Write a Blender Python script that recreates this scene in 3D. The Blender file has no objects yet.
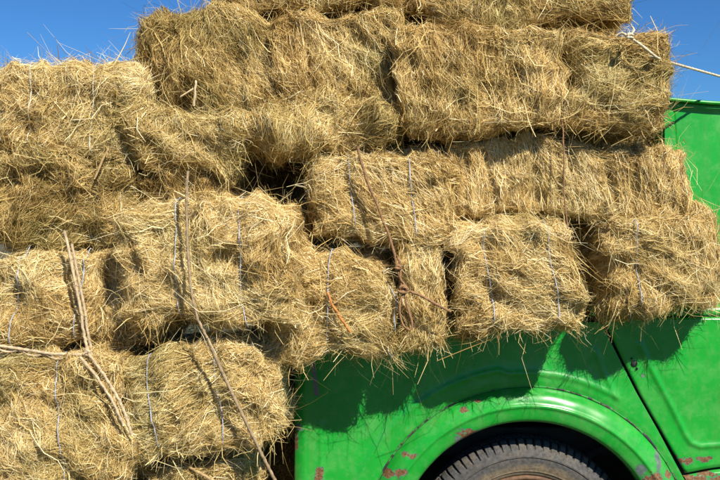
import bpy, bmesh, math, random
import numpy as np
from mathutils import Vector
from mathutils.bvhtree import BVHTree

random.seed(11)
scene = bpy.context.scene
COL = scene.collection
CAM = (0.0, -3.6, 1.41)
F = 1080.0                      # focal length in photo pixels

def W(px, py, y=0.0):
    """photo pixel + depth -> world point"""
    d = y - CAM[1]
    return Vector(((px - 360.0) / F * d, y, CAM[2] - (py - 240.0) / F * d))

# ------------------------------------------------------------------ helpers
def empty(name, loc, label=None, cat=None, group=None):
    o = bpy.data.objects.new(name, None)
    o.location = loc
    o.empty_display_size = 0.1
    COL.objects.link(o)
    tag(o, label, cat, group)
    return o

def tag(o, label=None, cat=None, group=None, kind=None):
    if label: o['label'] = label
    if cat: o['category'] = cat
    if group: o['group'] = group
    if kind: o['kind'] = kind
    return o

def mesh_obj(name, verts, faces, mat, parent=None, smooth=True, attrs=None):
    me = bpy.data.meshes.new(name)
    if isinstance(faces, np.ndarray):
        nf, k = faces.shape
        me.vertices.add(len(verts)); me.loops.add(nf * k); me.polygons.add(nf)
        me.vertices.foreach_set('co', np.asarray(verts, np.float32).ravel())
        me.loops.foreach_set('vertex_index', faces.astype(np.int32).ravel())
        me.polygons.foreach_set('loop_start', np.arange(nf, dtype=np.int32) * k)
        me.update(calc_edges=True)
    else:
        me.from_pydata([tuple(v) for v in verts], [], [tuple(f) for f in faces])
        me.update()
    if smooth:
        me.polygons.foreach_set('use_smooth', np.ones(len(me.polygons), dtype=bool))
    if attrs:
        for nm, a in attrs.items():
            at = me.attributes.new(nm, 'FLOAT', 'POINT')
            at.data.foreach_set('value', np.asarray(a, np.float32))
    for m in (mat if isinstance(mat, (list, tuple)) else [mat]):
        me.materials.append(m)
    o = bpy.data.objects.new(name, me)
    COL.objects.link(o)
    if parent is not None: o.parent = parent
    return o

def local(verts, root):
    l = root.location
    return [(v[0] - l[0], v[1] - l[1], v[2] - l[2]) for v in verts]

def box_vf(x0, x1, y0, y1, z0, z1):
    v = [(x, y, z) for x in (x0, x1) for y in (y0, y1) for z in (z0, z1)]
    f = [(0, 1, 3, 2), (4, 6, 7, 5), (0, 4, 5, 1), (2, 3, 7, 6), (0, 2, 6, 4), (1, 5, 7, 3)]
    return v, f

def bevel_box(name, x0, x1, y0, y1, z0, z1, mat, parent, bev=0.01):
    v, f = box_vf(x0, x1, y0, y1, z0, z1)
    bm = bmesh.new()
    vs = [bm.verts.new(p) for p in local(v, parent)]
    for q in f: bm.faces.new([vs[i] for i in q])
    bmesh.ops.recalc_face_normals(bm, faces=bm.faces)
    bmesh.ops.bevel(bm, geom=bm.edges[:], offset=bev, segments=3, profile=0.5, affect='EDGES')
    me = bpy.data.meshes.new(name); bm.to_mesh(me); bm.free()
    me.materials.append(mat)
    o = bpy.data.objects.new(name, me); COL.objects.link(o); o.parent = parent
    return o

# ------------------------------------------------------------------ node helpers
class NT:
    def __init__(self, mat):
        self.t = mat.node_tree
        self.n = self.t.nodes; self.l = self.t.links
    def new(self, typ, **kw):
        nd = self.n.new(typ)
        for k, v in kw.items(): setattr(nd, k, v)
        return nd
    def link(self, a, b): self.l.new(a, b)
    def math(self, op, a, b=None, c=None, clamp=False):
        nd = self.new('ShaderNodeMath', operation=op); nd.use_clamp = clamp
        for i, v in enumerate((a, b, c)):
            if v is None: continue
            if isinstance(v, (int, float)): nd.inputs[i].default_value = v
            else: self.link(v, nd.inputs[i])
        return nd.outputs[0]
    def noise(self, vec, scale, detail=4, rough=0.55, dist=0.0):
        nd = self.new('ShaderNodeTexNoise')
        nd.inputs['Scale'].default_value = scale; nd.inputs['Detail'].default_value = detail
        nd.inputs['Roughness'].default_value = rough; nd.inputs['Distortion'].default_value = dist
        if vec is not None: self.link(vec, nd.inputs['Vector'])
        return nd.outputs['Fac']
    def ramp(self, fac, stops, interp='LINEAR'):
        nd = self.new('ShaderNodeValToRGB'); cr = nd.color_ramp; cr.interpolation = interp
        while len(cr.elements) < len(stops): cr.elements.new(0.5)
        for e, (p, c) in zip(cr.elements, stops):
            e.position = p; e.color = (*c, 1) if len(c) == 3 else c
        self.link(fac, nd.inputs[0]); return nd.outputs[0]
    def mix(self, fac, a, b):
        nd = self.new('ShaderNodeMix', data_type='RGBA')
        for s, v in ((0, fac), (6, a), (7, b)):
            if isinstance(v, (int, float)): nd.inputs[s].default_value = v
            elif isinstance(v, tuple): nd.inputs[s].default_value = (*v, 1)
            else: self.link(v, nd.inputs[s])
        return nd.outputs[2]

def new_mat(name):
    m = bpy.data.materials.new(name); m.use_nodes = True
    t = NT(m); b = t.n['Principled BSDF']
    return m, t, b

def simple_mat(name, col, rough=0.6, var=0.25, scale=20.0, metal=0.0, bump=0.0):
    m, t, b = new_mat(name)
    tc = t.new('ShaderNodeTexCoord').outputs['Object']
    n = t.noise(tc, scale, 6, 0.6)
    lo = tuple(max(0, c * (1 - var)) for c in col); hi = tuple(min(1, c * (1 + var)) for c in col)
    t.link(t.ramp(n, [(0.3, lo), (0.7, hi)]), b.inputs['Base Color'])
    b.inputs['Roughness'].default_value = rough; b.inputs['Metallic'].default_value = metal
    if bump:
        bp = t.new('ShaderNodeBump'); bp.inputs['Strength'].default_value = bump; bp.inputs['Distance'].default_value = 0.003
        t.link(t.noise(tc, scale * 6, 5), bp.inputs['Height']); t.link(bp.outputs[0], b.inputs['Normal'])
    return m

# hay: every straw carries its own tone and its own greenness
def hay_material():
    m, t, b = new_mat('dry_hay')
    a1 = t.new('ShaderNodeAttribute', attribute_name='tone').outputs['Fac']
    a2 = t.new('ShaderNodeAttribute', attribute_name='green').outputs['Fac']
    c1 = t.ramp(a1, [(0.0, (0.13, 0.070, 0.019)), (0.25, (0.40, 0.245, 0.070)), (0.5, (0.69, 0.485, 0.175)),
                     (0.75, (0.85, 0.68, 0.310)), (1.0, (0.93, 0.82, 0.52))])
    c2 = t.ramp(a1, [(0.0, (0.09, 0.09, 0.02)), (0.5, (0.36, 0.33, 0.11)), (1.0, (0.60, 0.57, 0.27))])
    c = t.mix(a2, c1, c2)
    t.link(c, b.inputs['Base Color'])
    b.inputs['Roughness'].default_value = 0.62
    b.inputs['Specular IOR Level'].default_value = 0.2
    tr = t.new('ShaderNodeBsdfTranslucent'); t.link(c, tr.inputs['Color'])
    mx = t.new('ShaderNodeMixShader'); mx.inputs[0].default_value = 0.26
    t.link(b.outputs[0], mx.inputs[1]); t.link(tr.outputs[0], mx.inputs[2])
    t.link(mx.outputs[0], t.n['Material Output'].inputs['Surface'])
    return m
HAY = hay_material()

def core_material():
    m, t, b = new_mat('packed_hay')
    tc = t.new('ShaderNodeTexCoord').outputs['Object']
    mp = t.new('ShaderNodeMapping'); mp.inputs['Scale'].default_value = (1, 1, 3.0); t.link(tc, mp.inputs[0])
    n = t.noise(mp.outputs[0], 120, 4, 0.7, 1.5)
    t.link(t.ramp(n, [(0.3, (0.08, 0.05, 0.018)), (0.55, (0.24, 0.155, 0.055)), (0.75, (0.42, 0.30, 0.12))]), b.inputs['Base Color'])
    b.inputs['Roughness'].default_value = 0.9
    bp = t.new('ShaderNodeBump'); bp.inputs['Strength'].default_value = 1; bp.inputs['Distance'].default_value = 0.01
    t.link(n, bp.inputs['Height']); t.link(bp.outputs[0], b.inputs['Normal'])
    return m
CORE = core_material()

TWINE = simple_mat('blue_white_twine', (0.34, 0.37, 0.43), 0.6, 0.4, 60)
TWINE_PALE = simple_mat('pale_twine', (0.62, 0.57, 0.46), 0.6, 0.3, 60)
ROPE_GREY = simple_mat('weathered_rope', (0.50, 0.38, 0.23), 0.85, 0.4, 90, bump=0.6)
ROPE_BROWN = simple_mat('brown_rope', (0.25, 0.135, 0.060), 0.85, 0.4, 90, bump=0.6)
ROPE_DARK = simple_mat('dark_rope', (0.32, 0.23, 0.13), 0.85, 0.4, 90, bump=0.6)
ROPE_WHITE = simple_mat('cream_rope', (0.56, 0.48, 0.33), 0.8, 0.25, 90, bump=0.5)
STICK = simple_mat('stalk', (0.40, 0.27, 0.12), 0.7, 0.35, 60)
STICK_PALE = simple_mat('pale_stalk', (0.62, 0.48, 0.28), 0.7, 0.3, 60)
ORANGE = simple_mat('orange_strap', (0.50, 0.20, 0.045), 0.55, 0.3, 60)
TAPE = simple_mat('grey_tape', (0.10, 0.11, 0.10), 0.6, 0.2, 60)

# ------------------------------------------------------------------ numpy noise and the bale surface
class Noise:
    def __init__(self, seed, freq, n=14):
        r = np.random.RandomState(seed)
        v = r.normal(size=(n, 3)); v /= np.linalg.norm(v, axis=1)[:, None]
        self.k = v * (freq * 2 * np.pi * r.uniform(0.45, 1.6, n))[:, None]
        self.p = r.uniform(0, 2 * np.pi, n)
    def __call__(self, P):
        return np.sin(P @ self.k.T + self.p).sum(1) * (1.6 / math.sqrt(2 * len(self.p)))

class BaleShape:
    def __init__(s, w, d, h, seed, style, rnd=0.07, lump=0.016, flakes=None, twines=()):
        s.b = np.array([w / 2, d / 2, h / 2]); s.r = min(rnd * 0.70, min(s.b) * 0.8)
        s.n1 = Noise(seed + 1, 3.2); s.n2 = Noise(seed + 2, 9.0); s.n3 = Noise(seed + 5, 22.0)
        s.lump = lump; s.style = style; s.twines = list(twines); s.seed = seed
        r = np.random.RandomState(seed + 77)
        s.gro = []
        if flakes:
            x = -s.b[0] + r.uniform(0.03, 0.07)
            while x < s.b[0] - 0.02:
                s.gro.append((x, r.uniform(0.006, 0.026), r.uniform(0.006, 0.014)))
                x += r.uniform(0.05, 0.115)
        s.shear = r.uniform(-0.06, 0.06)
    def proj(s, P):
        inn = s.b - s.r
        c = np.clip(P, -inn, inn)
        d = P - c
        L = np.linalg.norm(d, axis=1)
        bad = L < 1e-4
        if bad.any():
            q = np.abs(P[bad]) / s.b
            ax = q.argmax(1)
            dd = np.zeros((bad.sum(), 3)); dd[np.arange(len(ax)), ax] = np.sign(P[bad][np.arange(len(ax)), ax])
            cc = c[bad]; cc[np.arange(len(ax)), ax] = (inn[ax]) * dd[np.arange(len(ax)), ax]
            c[bad] = cc; d[bad] = dd; L[bad] = 1.0
        n = d / L[:, None]
        return c + n * s.r, n
    def disp(s, S):
        h = s.lump * 0.62 * s.n1(S) + s.lump * 0.62 * s.n2(S) + 0.0060 * s.n3(S)
        for gx, dep, wd in s.gro:
            xx = S[:, 0] + S[:, 2] * s.shear + 0.012 * np.sin(S[:, 2] * 14 + gx * 50)
            h = h - dep * np.exp(-((xx - gx) / wd) ** 2)
        for tx in s.twines:
            h = h - 0.014 * np.exp(-((S[:, 0] - tx) / 0.016) ** 2)
        return h
    def warp(s, P):
        """slow bend of the whole bale so that no edge is straight"""
        o = np.empty_like(P)
        o[:, 0] = P[:, 0] + s.shear * P[:, 2] + 0.012 * np.sin(P[:, 2] * 9 + s.seed)
        o[:, 1] = P[:, 1] + 0.012 * np.sin(P[:, 0] * 8 + s.seed * 1.7)
        o[:, 2] = P[:, 2] + 0.014 * np.sin(P[:, 0] * 7 + s.seed * 2.3) - 0.25 * s.sagk * P[:, 0] ** 2
        return o
    sagk = 0.35

FACES = {  # axis, sign, tangent 1, tangent 2
    'front': (1, -1, 0, 2), 'back': (1, 1, 0, 2), 'left': (0, -1, 1, 2), 'right': (0, 1, 1, 2),
    'top': (2, 1, 0, 1), 'bottom': (2, -1, 0, 1)}

def make_straw(sh, n, seed, style, weights, tone, green, fringe=0, fly=0.06, K=5):
    r = np.random.RandomState(seed)
    b = sh.b
    names = list(FACES)
    area = {'front': b[0] * b[2], 'back': b[0] * b[2], 'left': b[1] * b[2], 'right': b[1] * b[2], 'top': b[0] * b[1], 'bottom': b[0] * b[1]}
    p = np.array([area[k] * weights.get(k, 0) for k in names]); p /= p.sum()
    def sample(m):
        fi = r.choice(len(names), m, p=p)
        P = np.zeros((m, 3)); E1 = np.zeros((m, 3)); E2 = np.zeros((m, 3)); N = np.zeros((m, 3))
        for i, k in enumerate(names):
            s = fi == i; c = s.sum()
            if not c: continue
            ax, sg, t1, t2 = FACES[k]
            u = r.uniform(-1, 1, c) * b[t1]; v = r.uniform(-1, 1, c) * b[t2]
            if ax == 2: v = b[1] * (1 - 2 * r.uniform(0, 1, c) ** 0.7) * -1 if False else -b[1] + 2 * b[1] * r.uniform(0, 1, c) ** 1.5
            if ax == 0: u = -b[1] + 2 * b[1] * r.uniform(0, 1, c) ** 1.4
            q = np.zeros((c, 3)); q[:, ax] = sg * b[ax]; q[:, t1] = u; q[:, t2] = v
            P[s] = q; E1[s, t1] = 1; E2[s, t2] = 1; N[s, ax] = sg
        return P, E1, E2, N, fi
    # wisps and their straws, plus loose singles
    n = int(n * 4.3); per = 11
    nw = int(n * 0.62 / per); ns = n - nw * per
    Pw, E1w, E2w, Nw, fw = sample(nw + ns)
    nA, nB = Noise(seed + 9, 1.7), Noise(seed + 10, 5.0)
    f1, f2 = nA(Pw), nB(Pw)
    base, amp = {'swirl': (0.1, 2.0), 'flat': (0.0, 0.75), 'vertical': (math.pi / 2, 0.38), 'comb': (math.pi / 2, 0.16), 'lean': (1.0, 1.1), 'leanr': (-0.8, 0.8)}[style]
    th = base + amp * (0.75 * f1 + 0.45 * f2)
    side = np.isin(fw, [names.index('left'), names.index('right')])
    jit = r.normal(0, 0.50, len(th)); jit[r.uniform(size=len(th)) < 0.25] *= 3.2
    if style == 'vertical': jit *= 0.6
    if style == 'comb': jit *= 0.42
    th = th + jit
    th[side] = th[side] * 0.6
    curv = r.normal(0, 9.0, len(th)); ln = np.exp(r.normal(math.log(0.060), 0.45, len(th)))
    tn = r.normal(0, 0.17, len(th)); lay = r.uniform(0, 1, len(th)) ** 0.8
    lift = np.where(r.uniform(size=len(th)) < fly * 1.0, r.uniform(0.05, 0.5, len(th)), r.uniform(-0.03, 0.06, len(th)))
    gr = 0.30 * nA(Pw * 0.9 + 3.1) + 0.35 * nB(Pw + 7.7)
    idx = np.concatenate([np.repeat(np.arange(nw), per), nw + np.arange(ns)])
    isw = np.arange(len(idx)) < nw * per
    m = len(idx)
    P = Pw[idx].copy(); E1, E2, N = E1w[idx], E2w[idx], Nw[idx]
    off1 = r.normal(0, 0.016, m) * isw; off2 = r.normal(0, 0.016, m) * isw
    P += E1 * off1[:, None] + E2 * off2[:, None]
    TH = th[idx] + r.normal(0, 0.30, m) * isw
    CU = curv[idx] * r.uniform(0.3, 1.4, m) + r.normal(0, 2.2, m)
    LN = ln[idx] * np.exp(r.normal(0, 0.35, m)); LN = np.clip(LN, 0.02, 0.26)
    TN = tone - 0.02 + tn[idx] + r.normal(0, 0.19, m) + 0.10 * nB(P * 0.7)
    LAY = np.clip(lay[idx] * 0.75 + r.uniform(0, 0.25, m), 0, 1)
    LIFT = lift[idx] * r.uniform(0.4, 1.4, m)
    WD = np.exp(r.normal(math.log(0.00052), 0.34, m)); WD = np.clip(WD, 0.00032, 0.0014)
    GR = np.clip(green - 0.07 + 0.42 * gr[idx] + r.normal(0, 0.14, m), 0, 1)
    # chaff: short broad scraps of leaf and seed head
    ch = r.uniform(size=m) < 0.10
    LN[ch] = r.uniform(0.006, 0.020, ch.sum()); WD[ch] = r.uniform(0.0008, 0.0021, ch.sum()); TN[ch] += 0.03
    bl = r.uniform(size=m) < 0.012            # flat leaf blades
    WD[bl] = r.uniform(0.0011, 0.0022, bl.sum()); TN[bl] += 0.05; LN[bl] *= 0.8
    st = r.uniform(size=m) < 0.006            # stiff pale stems
    WD[st] = r.uniform(0.0009, 0.0014, st.sum()); LN[st] = r.uniform(0.07, 0.17, st.sum()); CU[st] *= 0.15; TN[st] += 0.12; LAY[st] = 0.9
    # flyaway stalks
    fl = r.uniform(size=m) < fly * 0.12
    FREE = np.clip(r.normal(0.10, 0.12, m), 0, 0.5); FREE[fl] = r.uniform(0.5, 1.0, fl.sum())
    LIFT[fl] = r.uniform(0.1, 0.85, fl.sum()); TN[fl] += 0.08
    D = E1 * np.cos(TH)[:, None] + E2 * np.sin(TH)[:, None]
    T2 = -E1 * np.sin(TH)[:, None] + E2 * np.cos(TH)[:, None]
    FALL = np.zeros(m)
    if fringe:   # hanging straw along the lower edges
        k = int(fringe * 2.5)
        kw = max(1, k // 9)
        xw = r.uniform(-1, 1, kw) * b[0] * 0.97
        aw = r.normal(-math.pi / 2, 0.95, kw); lw = 0.022 + 0.058 * r.uniform(0, 1, kw) ** 2.6; ow = r.normal(0, 0.35, kw); yw = r.uniform(0, 1, kw) ** 2
        wi = r.randint(0, kw, k)
        Pf = np.zeros((k, 3)); Pf[:, 0] = xw[wi] + r.normal(0, 0.016, k)
        Pf[:, 1] = -b[1] + 0.02 + yw[wi] * 0.22; Pf[:, 2] = -b[2] + 0.02 + r.uniform(0, 0.07, k)
        A = aw[wi] + r.normal(0, 0.45, k)
        O = ow[wi] + r.normal(0, 0.25, k) - 0.15
        Df = np.stack([np.cos(A), O, np.sin(A)], 1); Df /= np.linalg.norm(Df, axis=1)[:, None]
        T2f = np.cross(Df, np.array([0, 1.0, 0])); T2f /= np.maximum(1e-3, np.linalg.norm(T2f, axis=1))[:, None]
        Lf = np.clip(lw[wi] * np.exp(r.normal(0, 0.4, k)), 0.02, 0.20)
        Pf = Pf + Df * (Lf * 0.25)[:, None]
        P = np.vstack([P, Pf]); D = np.vstack([D, Df]); T2 = np.vstack([T2, T2f]); N = np.vstack([N, np.tile([0, -1.0, 0], (k, 1))])
        CU = np.append(CU, r.normal(0, 5, k)); LN = np.append(LN, Lf); TN = np.append(TN, tone + r.normal(0, 0.17, k))
        LAY = np.append(LAY, r.uniform(0.2, 0.8, k)); LIFT = np.append(LIFT, r.normal(0, 0.05, k)); WD = np.append(WD, r.uniform(0.0006, 0.0014, k))
        GR = np.append(GR, np.clip(green + r.normal(0.0, 0.15, k), 0, 1)); FREE = np.append(FREE, np.ones(k)); FALL = np.append(FALL, r.uniform(0, 1.5, k))
        m += k
    t = np.linspace(-0.5, 0.5, K)
    PTS = np.empty((m, K, 3)); NRM = np.empty((m, K, 3))
    kink = r.normal(0, 0.10, (m, K)) * LN[:, None] * 0.55
    upend = np.where(r.uniform(size=m) < 0.5, 1.0, -1.0)
    for j in range(K):
        s = t[j] * LN
        Q = P + D * s[:, None] + T2 * (CU * s * s * 0.5 + kink[:, j])[:, None]
        S, n = sh.proj(Q)
        dsp = sh.disp(S)
        e = np.clip(t[j] * upend + 0.5, 0, 1)
        h = -0.025 + LAY * 0.034 + LIFT * LN * e ** 1.7
        A = S + n * (dsp + h)[:, None]
        S0, n0 = sh.proj(P)
        B = Q + n0 * (dsp + h)[:, None]
        X = A * (1 - FREE)[:, None] + B * FREE[:, None]
        X[:, 2] -= FALL * np.maximum(0, t[j] + 0.5) ** 2 * LN ** 2 * 2
        PTS[:, j] = X; NRM[:, j] = n
    PTS = sh.warp(PTS.reshape(-1, 3)).reshape(m, K, 3)
    TG = np.gradient(PTS, axis=1); TG /= np.maximum(1e-6, np.linalg.norm(TG, axis=2))[:, :, None]
    side_v = np.cross(TG, NRM); side_v /= np.maximum(1e-6, np.linalg.norm(side_v, axis=2))[:, :, None]
    up_v = np.cross(side_v, TG)
    ro = r.normal(0, 0.7, m)[:, None, None]; tw = r.normal(0, 0.7, m)[:, None, None] * t[None, :, None]
    wv = side_v * np.cos(ro + tw) + up_v * np.sin(ro + tw)
    taper = np.array([0.75, 1.0, 1.0, 0.85, 0.4]) if K == 5 else np.linspace(1, 0.5, K)
    wv = wv * (WD[:, None] * taper[None, :])[:, :, None]
    V = np.empty((m, K, 2, 3)); V[:, :, 0] = PTS - wv; V[:, :, 1] = PTS + wv
    base_i = (np.arange(m) * K * 2)[:, None]
    jj = np.arange(K - 1)[None, :] * 2
    Fq = np.stack([base_i + jj, base_i + jj + 1, base_i + jj + 3, base_i + jj + 2], 2).reshape(-1, 4)
    TNv = np.repeat(np.clip(TN, 0, 1), K * 2); GRv = np.repeat(GR, K * 2)
    return V.reshape(-1, 3), Fq, TNv, GRv

def core_mesh(sh, res=0.022):
    """the packed body of the bale: a cube grid pushed onto the bale surface"""
    b = sh.b; vs = []; fs = []; off = 0
    for k, (ax, sg, t1, t2) in FACES.items():
        n1 = max(4, int(2 * b[t1] / res)); n2 = max(4, int(2 * b[t2] / res))
        U, V = np.meshgrid(np.linspace(-b[t1], b[t1], n1), np.linspace(-b[t2], b[t2], n2), indexing='ij')
        P = np.zeros((n1 * n2, 3)); P[:, ax] = sg * b[ax]; P[:, t1] = U.ravel(); P[:, t2] = V.ravel()
        vs.append(P)
        i, j = np.meshgrid(np.arange(n1 - 1), np.arange(n2 - 1), indexing='ij')
        a = (off + i * n2 + j).ravel()
        q = np.stack([a, a + n2, a + n2 + 1, a + 1], 1)
        flip = (sg > 0) == (k in ('front', 'back'))
        if k in ('left', 'right'): flip = sg < 0
        if k in ('top', 'bottom'): flip = sg < 0
        fs.append(q[:, ::-1] if flip else q); off += n1 * n2
    P = np.vstack(vs)
    S, n = sh.proj(P)
    X = S + n * (sh.disp(S) - 0.026)[:, None]
    return sh.warp(X), np.vstack(fs)

ALLV, ALLF = [], []            # bale bodies in world space, for laying ropes on them
FRONT = {'front': 1.0, 'back': 0.03, 'left': 0.5, 'right': 0.75, 'top': 0.75, 'bottom': 0.6}

def rope_mesh(pts, r0, lobes=3, twist=90.0, step=0.006, seg=8, depth=0.16, endr=1.0):
    """a twisted cord along a smooth path"""
    pts = [Vector(p) for p in pts]
    path = []
    n = len(pts)
    for i in range(n - 1):
        p0 = pts[max(0, i - 1)]; p1 = pts[i]; p2 = pts[i + 1]; p3 = pts[min(n - 1, i + 2)]
        m = max(2, int((p2 - p1).length / step))
        for k in range(m):
            t = k / m
            path.append(0.5 * ((2 * p1) + (p2 - p0) * t + (2 * p0 - 5 * p1 + 4 * p2 - p3) * t * t + (-p0 + 3 * p1 - 3 * p2 + p3) * t ** 3))
    path.append(pts[-1])
    vs, fs = [], []; s = 0; up = Vector((0.1, -1, 0.2)).normalized()
    for i, p in enumerate(path):
        tg = (path[min(i + 1, len(path) - 1)] - path[max(i - 1, 0)])
        if tg.length < 1e-7: tg = Vector((0, 0, 1))
        tg.normalize()
        a = (up - tg * up.dot(tg)); a = a.normalized() if a.length > 1e-4 else tg.orthogonal().normalized()
        up = a; bb = tg.cross(a)
        if i: s += (path[i] - path[i - 1]).length
        rr0 = r0 * (endr if i in (0, len(path) - 1) else 1)
        for k in range(seg):
            ph = 2 * math.pi * k / seg
            rr = rr0 * (1 + depth * math.cos(lobes * (ph - twist * s))) if depth else rr0
            vs.append(p + a * (rr * math.cos(ph)) + bb * (rr * math.sin(ph)))
    for i in range(len(path) - 1):
        for k in range(seg):
            k2 = (k + 1) % seg
            fs.append((i * seg + k, (i + 1) * seg + k, (i + 1) * seg + k2, i * seg + k2))
    fs.append(tuple(range(seg))[::-1]); fs.append(tuple((len(path) - 1) * seg + k for k in range(seg)))
    return vs, fs

def bale(label, rect, yf, depth, style='swirl', twines=(), tone=0.5, green=0.05, n=11000, rot=0.0, yaw=0.0, fringe=0,
         fly=0.06, rnd=0.07, lump=0.016, flakes=False, weights=None, seed=None, group='hay bales stacked on the truck', twmat=None, K=5):
    global BI
    BI += 1
    seed = seed or BI * 131
    x0, y0, x1, y1 = rect
    x0 += 2; x1 -= 2; y0 += 2; y1 -= 3
    A = W(x0, y1, yf); B = W(x1, y0, yf)
    w, h = B.x - A.x, B.z - A.z
    tx = [W(t, 0, yf).x - (A.x + B.x) / 2 for t in twines]
    sh = BaleShape(w, depth, h, seed, style, rnd, lump, flakes, tx)
    root = empty('hay_bale', ((A.x + B.x) / 2, yf + depth / 2, A.z), label, 'hay bale', group)
    root.rotation_euler = (0, math.radians(rot), math.radians(yaw))
    bpy.context.view_layer.update()
    up = np.array([0, 0, h / 2])
    cv, cf = core_mesh(sh)
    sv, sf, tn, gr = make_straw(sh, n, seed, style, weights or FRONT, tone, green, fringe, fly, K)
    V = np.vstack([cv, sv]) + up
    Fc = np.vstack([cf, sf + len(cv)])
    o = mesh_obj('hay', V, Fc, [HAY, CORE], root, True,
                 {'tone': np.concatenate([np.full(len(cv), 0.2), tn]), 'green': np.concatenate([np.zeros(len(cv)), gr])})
    mi = np.zeros(len(Fc), np.int32); mi[:len(cf)] = 1
    o.data.polygons.foreach_set('material_index', mi)
    # world copy of the body for rope fitting
    M = np.array(root.matrix_world)
    cw = (cv + up) @ M[:3, :3].T + M[:3, 3]
    base = sum(len(v) for v in ALLV)
    ALLV.append(cw); ALLF.append(cf + base)
    # the strings: closed loops round the bale
    for t in tx:
        m = 90; per = []
        a = np.linspace(0, 2 * np.pi, m, endpoint=False)
        P = np.stack([np.full(m, t), np.cos(a) * sh.b[1] * 1.42, np.sin(a) * sh.b[2] * 1.42], 1)
        P[:, 1] = np.clip(P[:, 1], -sh.b[1], sh.b[1]); P[:, 2] = np.clip(P[:, 2], -sh.b[2], sh.b[2])
        S, nn = sh.proj(P)
        rr = np.random.RandomState(seed + 3)
        X = S + nn * (sh.disp(S) + 0.0140 + 0.006 * np.sin(a * 7 + seed) )[:, None]
        X[:, 0] += 0.004 * np.sin(a * 5 + seed)
        X = sh.warp(X) + up
        v, f = rope_mesh([tuple(q) for q in X] + [tuple(X[0])], 0.0017, 2, 160, 0.008, 6, 0.2)
        mesh_obj('twine', v, f, twmat or TWINE, root)
    return root
BI = 0

# ------------------------------------------------------------------ the hay stack
G1 = 'hay bales stacked on the truck'
VW = dict(FRONT)
# top layer, cut by the upper edge of the photo
bale('uppermost left bale of the summit, its crown cut off by the top of the photo', (222, -96, 424, 12), -0.17, 0.5, 'vertical', tone=0.46, green=0.12, fly=0.08, lump=0.022)
bale('uppermost right bale of the summit, ending in ragged straw against the sky', (418, -92, 636, 24), -0.17, 0.5, 'leanr', tone=0.44, green=0.14, fly=0.08, lump=0.022)
# second layer
bale('rough brown bale at the upper left step, its left end against blue sky', (136, 6, 304, 122), -0.22, 0.5, 'vertical', tone=0.42, green=0.12, fly=0.14, rnd=0.12, lump=0.03, rot=1)
bale('bale of upright straw left of the small dark hole under the summit', (288, 4, 404, 106), -0.21, 0.5, 'vertical', lump=0.022, tone=0.48, green=0.10, n=9500)
bale('wide overhanging bale under the summit, a long deep shadow along its bottom', (394, 24, 562, 126), -0.27, 0.50, 'vertical', tone=0.49, green=0.12, lump=0.020, n=14000, fringe=500)
bale('bale at the upper right corner where the white rope is knotted', (565, 24, 665, 126), -0.26, 0.46, 'swirl', tone=0.48, green=0.12, fly=0.12, fringe=300, rnd=0.08, n=10000, rot=1.5)
# third layer
bale('pale sunlit bale forming the low step at upper left, sky directly above it', (-8, 60, 152, 154), -0.28, 0.5, 'swirl', (31, 93), tone=0.64, green=0.02, fly=0.12, rnd=0.10, rot=-1.5, twmat=TWINE_PALE)
bale('greenish bale hanging above the pale middle bale with two strings', (230, 92, 404, 144), -0.25, 0.5, 'lean', tone=0.50, green=0.30, lump=0.036, fringe=700, fly=0.12, rot=2)
bale('greenish bale overhanging the dark hole left of the stack middle', (110, 108, 236, 170), -0.25, 0.42, 'lean', tone=0.45, green=0.28, lump=0.036, fringe=700, rot=-5, rnd=0.09, fly=0.12)
bale('long bale of upright straw flakes ending beside the green cab wall', (452, 141, 689, 219), -0.185, 0.34, 'comb', tone=0.64, green=0.03, flakes=True, lump=0.010, n=19000, fly=0.04, rnd=0.05)
bale('pale middle bale with two blue strings, crossed by the brown knotted rope', (304, 148, 456, 246), -0.25, 0.5, 'flat', (349, 410), tone=0.64, green=0.03, lump=0.018, rnd=0.09, fringe=300)
# fourth layer
bale('brown greenish bale at the left edge under the pale step bale', (-22, 148, 126, 252), -0.27, 0.5, 'lean', tone=0.44, green=0.20, lump=0.034, fly=0.13)
bale('small brown bale behind the top of the bulging bale, beside the straight rope', (108, 164, 228, 250), -0.19, 0.45, 'lean', tone=0.43, green=0.18, lump=0.032, n=9500, fly=0.12)
bale('big bulging bale left of the middle with a straight rope down its face', (128, 203, 302, 331), -0.46, 0.62, 'leanr', (187, 252), tone=0.62, green=0.05, lump=0.021, n=17000, rnd=0.10, fringe=900, rot=-4.5, fly=0.09, yaw=-3)
bale('dusty bale in the lower middle with an orange strip on its face', (268, 258, 400, 361), -0.28, 0.6, 'flat', (331, 397), tone=0.58, green=0.08, lump=0.024, fringe=900, fly=0.10, rnd=0.09)
bale('narrow ragged bale directly right of the brown rope knot', (401, 244, 446, 354), -0.25, 0.6, 'vertical', tone=0.58, green=0.10, lump=0.020, fringe=500, n=5200, fly=0.10)
bale('pale bale above the wheel arch with two blue strings, right of the rope knot', (455, 224, 577, 338), -0.27, 0.6, 'flat', (488, 552), tone=0.66, green=0.04, lump=0.020, fringe=900, n=13000, fly=0.09, rnd=0.07)
bale('large low bale at the right edge in front of the cab door', (600, 214, 728, 316), -0.215, 0.32, 'leanr', (634,), tone=0.60, green=0.04, lump=0.022, fringe=900, n=14000, fly=0.09, rnd=0.08)
bale('small brown bale wedged in the shadowy gap left of the right edge bale', (560, 222, 640, 306), -0.02, 0.4, 'vertical', tone=0.42, green=0.05, lump=0.012, n=5000, fringe=200)
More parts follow.
